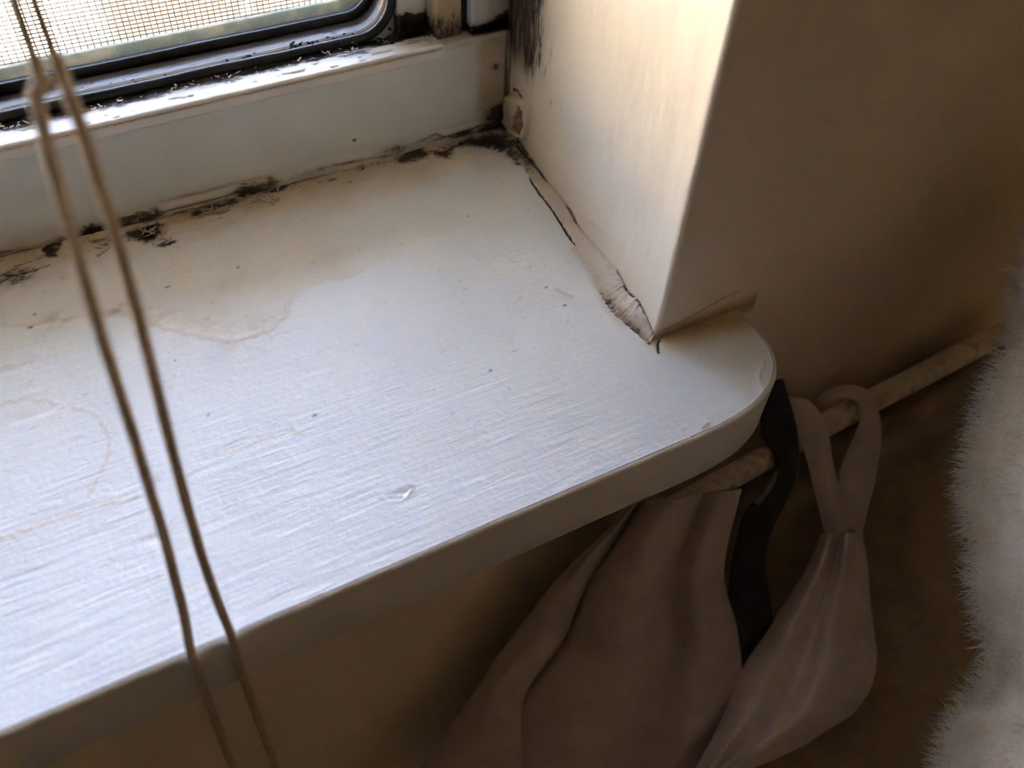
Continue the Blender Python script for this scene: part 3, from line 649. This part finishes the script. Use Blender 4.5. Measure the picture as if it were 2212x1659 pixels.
M_SCRF = M_SCRF.out(_c, .6, M_SCRF.bump(M_SCRF.noise(300, 4), .0003))
M_WIRE = simple('screen_wire', (0.20, 0.13, 0.09), 0.5, 300, .3)
M_BEIGE = paint('yellowed_frame_paint', (0.55, 0.47, 0.34), 0.45, brush=(400, 400, 60), brush_d=.00006, streak=(2, 2, .6))
def rrect(x0, x1, z0, z1, r, n=14, step=6.0):
    """rounded rectangle, inward normals; mm; starts on the bottom run"""
    pts = []
    def arc(cx, cz, a0):
        for a in np.linspace(a0, a0+90, n): pts.append((cx+r*math.cos(math.radians(a)), cz+r*math.sin(math.radians(a)), -math.cos(math.radians(a)), -math.sin(math.radians(a))))
    for x in np.arange(x0+r, x1-r, step): pts.append((x, z0, 0, 1))
    arc(x1-r, z0+r, -90); arc(x1-r, z1-r, 0); arc(x0+r, z1-r, 90); arc(x0+r, z0+r, 180)
    return np.array(pts)
PATH = rrect(-1250, -34.6, 34.6, 1200, 11)
def sweep(name, prof, mat, closed=True, parent=WIN, wob=0.0):
    pr = np.array(prof, float)
    pth = PATH
    P = np.zeros((len(pth)+1, len(pr), 3))
    for i in range(len(pth)+1):
        x, z, nx_, nz_ = pth[i % len(pth)]
        zo = (ZH(x)-33.5)*(1 if z < 60 else 0)
        wv = wob*(fbm(np.array([x*.05]), np.array([z*.05]), 3, 3)[0]-.5)
        P[i, :, 0] = x+nx_*(pr[:, 0]+wv); P[i, :, 2] = z+zo+nz_*(pr[:, 0]+wv); P[i, :, 1] = pr[:, 1]
    ob = link(grid_mesh(P*MM, wrap_v=closed), name, mat, parent)
    return ob
sweep('rubber_gasket', [(1.45*math.cos(a), 11.4+1.45*math.sin(a)) for a in np.linspace(0, 2*math.pi, 12, endpoint=False)], M_RUB, wob=.9)
sweep('glazing_channel', [(.7, 12.4), (.5, 14.5), (.9, 16.2), (.6, 18.5), (.9, 21.2), (-1.5, 21.2), (-1.5, 12.4)], M_CHAN)
sweep('inner_gasket', [(.4, 20.8), (3.0, 20.6), (3.5, 21.2), (3.5, 23.2), (.4, 23.2)], M_RUB, wob=.5)
sweep('sash_rebate', [(-9.5, 12.9), (.6, 12.9), (.6, 24.5), (-9.5, 24.5)], M_FRAME)
sweep('screen_frame', [(-.5, 24.2), (2.6, 25.6), (5.2, 25.8), (5.4, 26.0), (5.4, 29), (-.5, 29)], M_SCRF)
def build_screen():
    x0, x1, z0, z1 = -1247.0, -38.0, 36.0, 1198.0
    V, F = [], []
    hw = .21
    def prism(a, b, ax):
        o = len(V)
        for p in (a, b):
            for k in range(3):
                t = 2*math.pi*k/3
                V.append((p[0]+(hw*math.cos(t) if ax == 'z' else 0), p[1]+hw*math.sin(t), p[2]+(hw*math.cos(t) if ax == 'x' else 0)))
        for k in range(3): F.append((o+k, o+(k+1) % 3, o+3+(k+1) % 3, o+3+k))
    rs = np.random.RandomState(5)
    x = x0
    while x < x1:
        j = rs.normal(0, .05); prism((x+j, 27.3, z0), (x+j+rs.normal(0, .3), 27.3, z1), 'z'); x += 1.78
    z = z0
    while z < z1:
        prism((x0, 27.5, z), (x1, 27.5, z), 'x'); z += 1.12
    ob = link(mesh(np.array(V)*MM, F), 'insect_screen', M_WIRE, WIN, smooth=False)
    tag(ob, 'fine woven brown insect mesh', kind='stuff')
build_screen()
def glass():
    k = NT('window_glass')
    t = k.t; t.nodes.remove(k.b)
    tr = k.n('ShaderNodeBsdfTransparent'); tr.inputs[0].default_value = (.95, .96, .95, 1)
    gl = k.n('ShaderNodeBsdfGlossy'); gl.inputs['Roughness'].default_value = .03
    fr = k.n('ShaderNodeFresnel'); fr.inputs[0].default_value = 1.35
    mx = k.n('ShaderNodeMixShader'); k.l(fr.outputs[0], mx.inputs[0]); k.l(tr.outputs[0], mx.inputs[1]); k.l(gl.outputs[0], mx.inputs[2])
    k.l(mx.outputs[0], t.nodes['Material Output'].inputs[0])
    return k.m
box_obj('glass_pane', glass(), (-1.2515, -.0335, .0214, .0229, .0345, 1.1995), WIN)
def build_stiles():
    zb = .0325
    def piece(name, mat, x0, x1, y0, y1, z0, z1, bev=.0008, ex=None):
        xs = np.linspace(x0, x1, 28); zs = np.concatenate([np.linspace(z0, .075, 90), [.1, .3, z1]])
        X, Z = np.meshgrid(xs, zs, indexing='ij')
        xm, zm = X*1000, Z*1000
        e = np.minimum(X-x0, x1-X); Y = y0+np.where(e < bev, (bev-np.sqrt(np.clip(bev**2-(bev-e)**2, 0, 1))), 0)+.00008*(fbm(xm*.3, zm*.2, 3, 4)-.5)
        n = len(zs); P = np.stack([X, Y, Z], -1)
        side0 = P[:1].copy(); side0[..., 1] = y1; side1 = P[-1:].copy(); side1[..., 1] = y1
        P = np.concatenate([side0, P, side1], 0)
        xm = P[..., 0]*1000; zm = P[..., 2]*1000
        g, d, s = ex(xm, zm)
        return link(grid_mesh(P, flip=True), name, mat, WIN, attrs=dict(grime=g, dark=d, stain=s, brush=.1+0*g))
    zz = 34.2
    def e1(x, z):
        h = z-(zz+1.5+2.5*fbm(x*.25, x*0, 3, 3))
        g = 1.3*sstep(4.5, 0, h+2.5*(fbm(x*.5, z*.5, 3, 1)-.5))+.15
        return g, sstep(.8, 1.1, g+.5*(fbm(x*.7, z*.7, 4, 3)-.5))*.95, .35*sstep(14, 0, h)+.1
    def e2(x, z):
        g = .55*sstep(12, 0, z-zz)+.40
        return g, 0*x, .35+.2*fbm(x*.2, z*.1, 3, 2)
    def e3(x, z):
        h = z-(zz+.8+.14*(x+10)+1.4*(fbm(x*.5, x*0, 3, 9)-.5))
        g = .5*sstep(-6, -1, x)+.75*sstep(3, 0, h)
        return g, sstep(.35, -.1, h)*.97, .5*sstep(-7.5, -5.5, x)+.12
    piece('sash_stile', M_FRAME, -.0335, -.0235, .0100, .03, zb, 1.2, ex=e1)
    piece('cover_strip', M_BEIGE, -.0240, -.0146, .0042, .03, zb, 1.2, .0016, ex=e2)
    piece('jamb_liner', M_FRAME, -.0124, .0035, .0034, .03, zb, 1.25, .0007, ex=e3)
    box_obj('jamb_gap_shade', M_RUB, (-.0150, -.0120, .0062, .03, zb, 1.25), WIN)  # black strip set into the gap to stand in for its shade
    box_obj('top_rail', M_FRAME, (-1.3, .0015, .004, .03, 1.2, 1.25), WIN, .001)
    box_obj('far_stile', M_FRAME, (-1.3, -1.2515, .004, .03, .0335, 1.2), WIN, .001)
build_stiles()
M_CRUMB = simple('black_mould', (0.016, 0.011, 0.009), 0.9, 300, .5)
def build_crumbs():
    rs = np.random.RandomState(21)
    V, F = [], []
    ico = np.array([(0, 0, 1), (.89, 0, .45), (.28, .85, .45), (-.72, .53, .45), (-.72, -.53, .45), (.28, -.85, .45), (.72, .53, -.45), (-.28, .85, -.45), (-.89, 0, -.45), (-.28, -.85, -.45), (.72, -.53, -.45), (0, 0, -1)])
    fc = [(0,1,2),(0,2,3),(0,3,4),(0,4,5),(0,5,1),(1,6,2),(2,7,3),(3,8,4),(4,9,5),(5,10,1),(6,7,2),(7,8,3),(8,9,4),(9,10,5),(10,6,1),(11,7,6),(11,8,7),(11,9,8),(11,10,9),(11,6,10)]
    def lump(x, y, z, r):
        o = len(V); s = np.array([rs.uniform(.8, 2.4), rs.uniform(.6, 1.3), rs.uniform(.4, .9)])*r
        a = rs.uniform(0, 6.3); c, sn = math.cos(a), math.sin(a)
        for v in ico:
            q = v*s*rs.uniform(.7, 1.25); V.append((x+q[0]*c-q[1]*sn, y+q[0]*sn+q[1]*c, z+q[2]))
        for f in fc: F.append(tuple(o+k for k in f))
    for i in range(150):   # along the rubber
        x = rs.normal(-66, 16) if rs.rand() < .6 else rs.uniform(-155, -40)
        lump(x, rs.normal(12.4, 1.4), ZH(x)+rs.uniform(.8, 2.2), rs.uniform(.2, .7))
    for i in range(160):   # heap at the foot of the stile
        x = rs.uniform(-37, -23); lump(x, rs.normal(8.4, .8), ZH(x)+rs.uniform(0, 3.0)*(.4+.6*math.sin((x+37)/14*3.1)), rs.uniform(.25, .75))
    for i in range(50):
        x = rs.uniform(-12, -1); lump(x, rs.uniform(1.4, 3.2), 33.4+.02*x+rs.uniform(0, 1.0)+.05*(x+12), rs.uniform(.2, .45))
    tag(link(mesh(np.array(V)*MM, F), 'mould_crumbs', M_CRUMB, WIN, smooth=False), 'black mould and dirt crumbs on gasket and ledge', kind='stuff')
build_crumbs()
scatter_flakes()

# ---------------------------------------------------------------- blind cords
M_CORD = NT('beige_cord')
_c = M_CORD.mix(M_CORD.ramp(M_CORD.noise(900, 3), .35, .65), CORD_COL, tuple(v*.72 for v in CORD_COL))
_nt = M_CORD
M_CORD = M_CORD.out(_c, .55, M_CORD.bump(M_CORD.noise(1200, 3, .6, (1, 1, .5)), .0001))
_tl = _nt.n('ShaderNodeBsdfTranslucent'); _nt.l(_c, _tl.inputs[0])
_mx = _nt.n('ShaderNodeMixShader'); _mx.inputs[0].default_value = .14
_nt.l(_nt.b.outputs[0], _mx.inputs[1]); _nt.l(_tl.outputs[0], _mx.inputs[2]); _nt.l(_mx.outputs[0], _nt.t.nodes['Material Output'].inputs[0])
def cord(pts, low, label):
    p = [(pts[0][0]-1, 12.0-40, 1140), (pts[0][0]-.4, -62, 520), (pts[0][0]+.2, -98.0, 205)]+[tuple(q) for q in pts]+low
    q = smooth_line(p, 10)*MM
    # even spacing
    s = np.concatenate([[0], np.cumsum(np.linalg.norm(np.diff(q, axis=0), axis=1))])
    n = 900
    # finer where it is close to the sill
    u = np.interp(np.linspace(0, 1, n), [0, .25, .85, 1], [0, s[-1]*.62, s[-1]*.86, s[-1]])
    q = np.stack([np.interp(u, s, q[:, k]) for k in range(3)], 1)
    P = tube(q, .00090, 14, relief=lambda s_, th: .00006*np.cos(2*th)+.00002*np.sin(3*th+s_*2500))
    ob = link(capped(P), 'blind_cord', M_CORD)
    tag(ob, label, 'cord', 'window blind pull cords')
cord(CORD_A, [(-142.4, -133.9, -14), (-143.6, -134.0, -32), (-146, -133.8, -70), (-149, -133.6, -140), (-152, -133.6, -420)],
     'beige blind pull cord over the sill edge, the one farther from the window corner')
cord(CORD_B, [(-134.6, -133.9, -14), (-135.2, -134.0, -32), (-136.6, -133.8, -70), (-138, -133.6, -140), (-140, -133.6, -420)],
     'beige blind pull cord over the sill edge, the one nearer the window corner')

# ---------------------------------------------------------------- laundry under the sill
def cloth(name, grid, mat, nu=10, nv=10, wr=.5, wsc=.12, th=.9, parent=None, seed=0):
    g = refine(grid, nu, nv)
    n = np.cross(np.gradient(g, axis=0), np.gradient(g, axis=1)); n /= (np.linalg.norm(n, axis=2)[..., None]+1e-9)
    a, b = g[..., 0]+.4*g[..., 2], g[..., 1]-.6*g[..., 2]
    g = g+n*(wr*2*(fbm(a*wsc, b*wsc, 4, seed)-.5))[..., None]
    ob = link(grid_mesh(g*MM), name, mat, parent)
    m = ob.modifiers.new('thickness', 'SOLIDIFY'); m.thickness = th*MM; m.offset = 0
    return ob
def weave(name, col, s=1500, d=.00008, rough=.85):
    k = NT(name)
    c = k.mix(k.ramp(k.noise(60, 4), .3, .7), col, tuple(v*.82 for v in col))
    c = k.mix(k.math('MULTIPLY', k.ramp(k.noise(s, 2), .45, .7), .3), c, tuple(v*.6 for v in col))
    nb = k.bump(k.noise(s, 3), d); nb = k.bump(k.noise(90, 3), .0012, .6, nb)
    return k.out(c, rough, nb, Sheen_Weight=.25)
M_LILAC = weave('grey_lilac_cotton', (.60, .49, .49))
M_CREAM = weave('pale_cotton', (.72, .61, .57))
M_BROWN = weave('brown_wool', (.30, .225, .15), 700, .0003)
M_ROPE = weave('white_rope', (.80, .70, .60), 1800, .0001)
M_BLACK = weave('black_webbing', (.020, .019, .019), 1500, .0001, .6)
M_HIGHLIGHT = simple('grey_highlight', (.22, .21, .20), .5)
bl = BLANKET+[[(-40, -330, -250), (0, -340, -250), (60, -340, -240), (120, -330, -220), (180, -300, -190), (240, -270, -170)],
              [(-40, -345, -560), (0, -350, -560), (60, -350, -560), (120, -345, -560), (180, -340, -560), (240, -330, -560)],
              [(-40, -350, -848), (0, -355, -848), (60, -355, -848), (120, -350, -848), (180, -345, -848), (240, -340, -848)]]
tag(cloth('brown_blanket', bl, M_BROWN, 10, 12, 1.6, .06, 3.0, seed=3), 'dark brown blanket below the white rope, in shadow under the wall', 'blanket')
tag(cloth('cotton_sheet', LEFT_CLOTH, M_LILAC, 14, 8, 1.1, .05, 1.0, seed=5), 'creased grey lilac cotton cloth hanging below the sill nosing', 'cloth')
GAR = empty('strappy_garment', (0.055, -0.15, -0.11))
def under(ob, par):
    ob.parent = par; ob.matrix_parent_inverse = par.matrix_world.inverted(); return ob
bpy.context.view_layer.update()
under(cloth('garment_body', GARMENT, M_CREAM, 12, 10, 1.4, .05, 1.2, seed=9), GAR)
under(cloth('shoulder_strap', STRAP_LEFT, M_CREAM, 14, 8, .25, .15, 1.2, seed=12), GAR)
under(cloth('shoulder_strap', STRAP_RIGHT, M_CREAM, 12, 8, .25, .15, 1.2, seed=14), GAR)
tag(GAR, 'pale cotton garment with a looped shoulder strap caught over the white rope', 'garment')
BS = empty('black_strap_and_gap', (0.02, -0.11, -0.08)); bpy.context.view_layer.update()
under(cloth('webbing_and_gap', BLACK_STRAP_AND_GAP, M_BLACK, 12, 6, .3, .1, 1.2, seed=2), BS)
under(cloth('painted_highlight_strip', HIGHLIGHT_STRIP, M_HIGHLIGHT, 8, 4, .1, .1, .8, seed=2), BS)
tag(BS, 'black strap crossing the white rope just below the sill horn, its lower end filling the dark gap', 'strap')
def build_rope():
    q = smooth_line([r[0] for r in ROPE], 60)*MM
    s = np.concatenate([[0], np.cumsum(np.linalg.norm(np.diff(q, axis=0), axis=1))])
    u = np.arange(0, s[-1], .0004)
    q = np.stack([np.interp(u, s, q[:, k]) for k in range(3)], 1)
    def rel(s_, th):
        k = 2*math.pi/.0052
        a = np.sin(k*s_+4*th); b = np.sin(k*s_-4*th)
        return .00042*np.maximum(a, b)
    P = tube(q, .0040, 40, rel)
    tag(link(capped(P), 'braided_rope', M_ROPE), 'thick white braided rope stretched along the wall below the sill horn', 'rope')
build_rope()

# ---------------------------------------------------------------- fluffy throw
M_FLEECE = NT('white_fleece')
_c = M_FLEECE.mix(M_FLEECE.ramp(M_FLEECE.noise(120, 4), .3, .7), (.90, .87, .84), (.78, .73, .68))
M_FLEECE = M_FLEECE.out(_c, .95, M_FLEECE.bump(M_FLEECE.noise(500, 4), .001), Sheen_Weight=.4)
def build_fleece():
    FC = FLEECE
    nu, nv = 60, 90
    V = []; th = np.linspace(0.02, math.pi-.02, nu); ph = np.linspace(0, 2*math.pi, nv, endpoint=False)
    T, Ph = np.meshgrid(th, ph, indexing='ij')
    D = np.stack([np.sin(T)*np.cos(Ph), np.sin(T)*np.sin(Ph), np.cos(T)], -1)
    # union of soft lobes: radius along each direction from the common centre
    c0 = np.array(FC[0][0], float)
    rad = np.zeros(T.shape)
    for c, r in FC:
        c = np.array(c, float)-c0; b = D@c; disc = b*b-(c@c-r*r)
        rr = np.where(disc > 0, b+np.sqrt(np.maximum(disc, 0)), 0)
        rad = np.log(np.exp(np.clip(rad, 0, 400)/6)+np.exp(np.clip(rr, 0, 400)/6))*6
    rad += 5*(fbm(D[..., 0]*3+D[..., 2]*2, D[..., 1]*3+D[..., 2], 3, 4)-.5)
    P = c0+D*rad[..., None]
    ob = link(grid_mesh(P*MM, wrap_v=True, flip=True), 'fluffy_throw', M_FLEECE)
    tag(ob, 'fluffy white fleece throw bunched up close beside the wall', 'throw')
    rs = np.random.RandomState(8)
    n = np.cross(np.gradient(P, axis=1), np.gradient(P, axis=0)); n /= (np.linalg.norm(n, axis=2)[..., None]+1e-9)
    sg = np.sign((n*D).sum(-1).mean()); n = n*sg
    VV, FF = [], []
    e1, e2 = P[1:]-P[:-1], np.roll(P, -1, 1)[:-1]-P[:-1]
    ar = np.linalg.norm(np.cross(e1, e2), axis=2).ravel()
    pick = rs.choice(len(ar), 26000, p=ar/ar.sum())
    for k in range(26000):
        i, j = divmod(int(pick[k]), nv)
        f1, f2 = rs.rand(), rs.rand()
        b = P[i, j]*(1-f1)*(1-f2)+P[i+1, j]*f1*(1-f2)+P[i, (j+1) % nv]*(1-f1)*f2+P[i+1, (j+1) % nv]*f1*f2
        nn = n[i, j]; d1 = nn+rs.normal(0, .45, 3); d1 /= np.linalg.norm(d1); d2 = d1+rs.normal(0, .5, 3)+np.array([0, 0, -.3]); d2 /= np.linalg.norm(d2)
        L = rs.uniform(4.0, 8.5); wdt = .11
        sd = np.cross(d1, rs.normal(0, 1, 3)); sd /= np.linalg.norm(sd)
        sd2 = np.cross(d1, sd)
        o = len(VV)
        m_ = b+d1*L*.55
        for a in range(3):
            w_ = sd*math.cos(a*2.094)+sd2*math.sin(a*2.094); VV.append(b-nn*.4+w_*wdt)
        for a in range(3):
            w_ = sd*math.cos(a*2.094)+sd2*math.sin(a*2.094); VV.append(m_+w_*wdt*.75)
        VV.append(m_+d2*L*.5)
        for a in range(3):
            c = (a+1) % 3; FF.append((o+a, o+c, o+3+c, o+3+a)); FF.append((o+3+a, o+3+c, o+6))
    tag(link(mesh(np.array(VV)*MM, FF), 'fleece_pile', M_FLEECE, ob), kind='stuff')
build_fleece()

# ---------------------------------------------------------------- outside
M_CONC = simple('pale_concrete', (.60, .56, .50), .9, 3, .12, 40, .003)
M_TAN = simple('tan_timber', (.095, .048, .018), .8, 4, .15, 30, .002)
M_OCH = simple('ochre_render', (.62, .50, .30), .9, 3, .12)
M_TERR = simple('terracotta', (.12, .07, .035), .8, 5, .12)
structure(box_obj('ground', M_CONC, (-9, 9, .08, 12, -1.15, -1.0)))
structure(box_obj('wall_outside', M_OCH, (-9, 9, 7, 7.2, -1.0, 1.2)))
def planter(x0, x1, y0, y1, z1, mat, label):
    e = empty('planter', ((x0+x1)/2, (y0+y1)/2, -1.0)); bpy.context.view_layer.update()
    t = .03
    for b in ((x0, x1, y0, y0+t, -1, z1), (x0, x1, y1-t, y1, -1, z1), (x0, x0+t, y0+t, y1-t, -1, z1), (x1-t, x1, y0+t, y1-t, -1, z1)):
        under(box_obj('side_panel', mat, b, None, .004), e)
    under(box_obj('soil', M_FLOOR, (x0+t, x1-t, y0+t, y1-t, -1, z1-.06)), e)
    tag(e, label, 'planter')
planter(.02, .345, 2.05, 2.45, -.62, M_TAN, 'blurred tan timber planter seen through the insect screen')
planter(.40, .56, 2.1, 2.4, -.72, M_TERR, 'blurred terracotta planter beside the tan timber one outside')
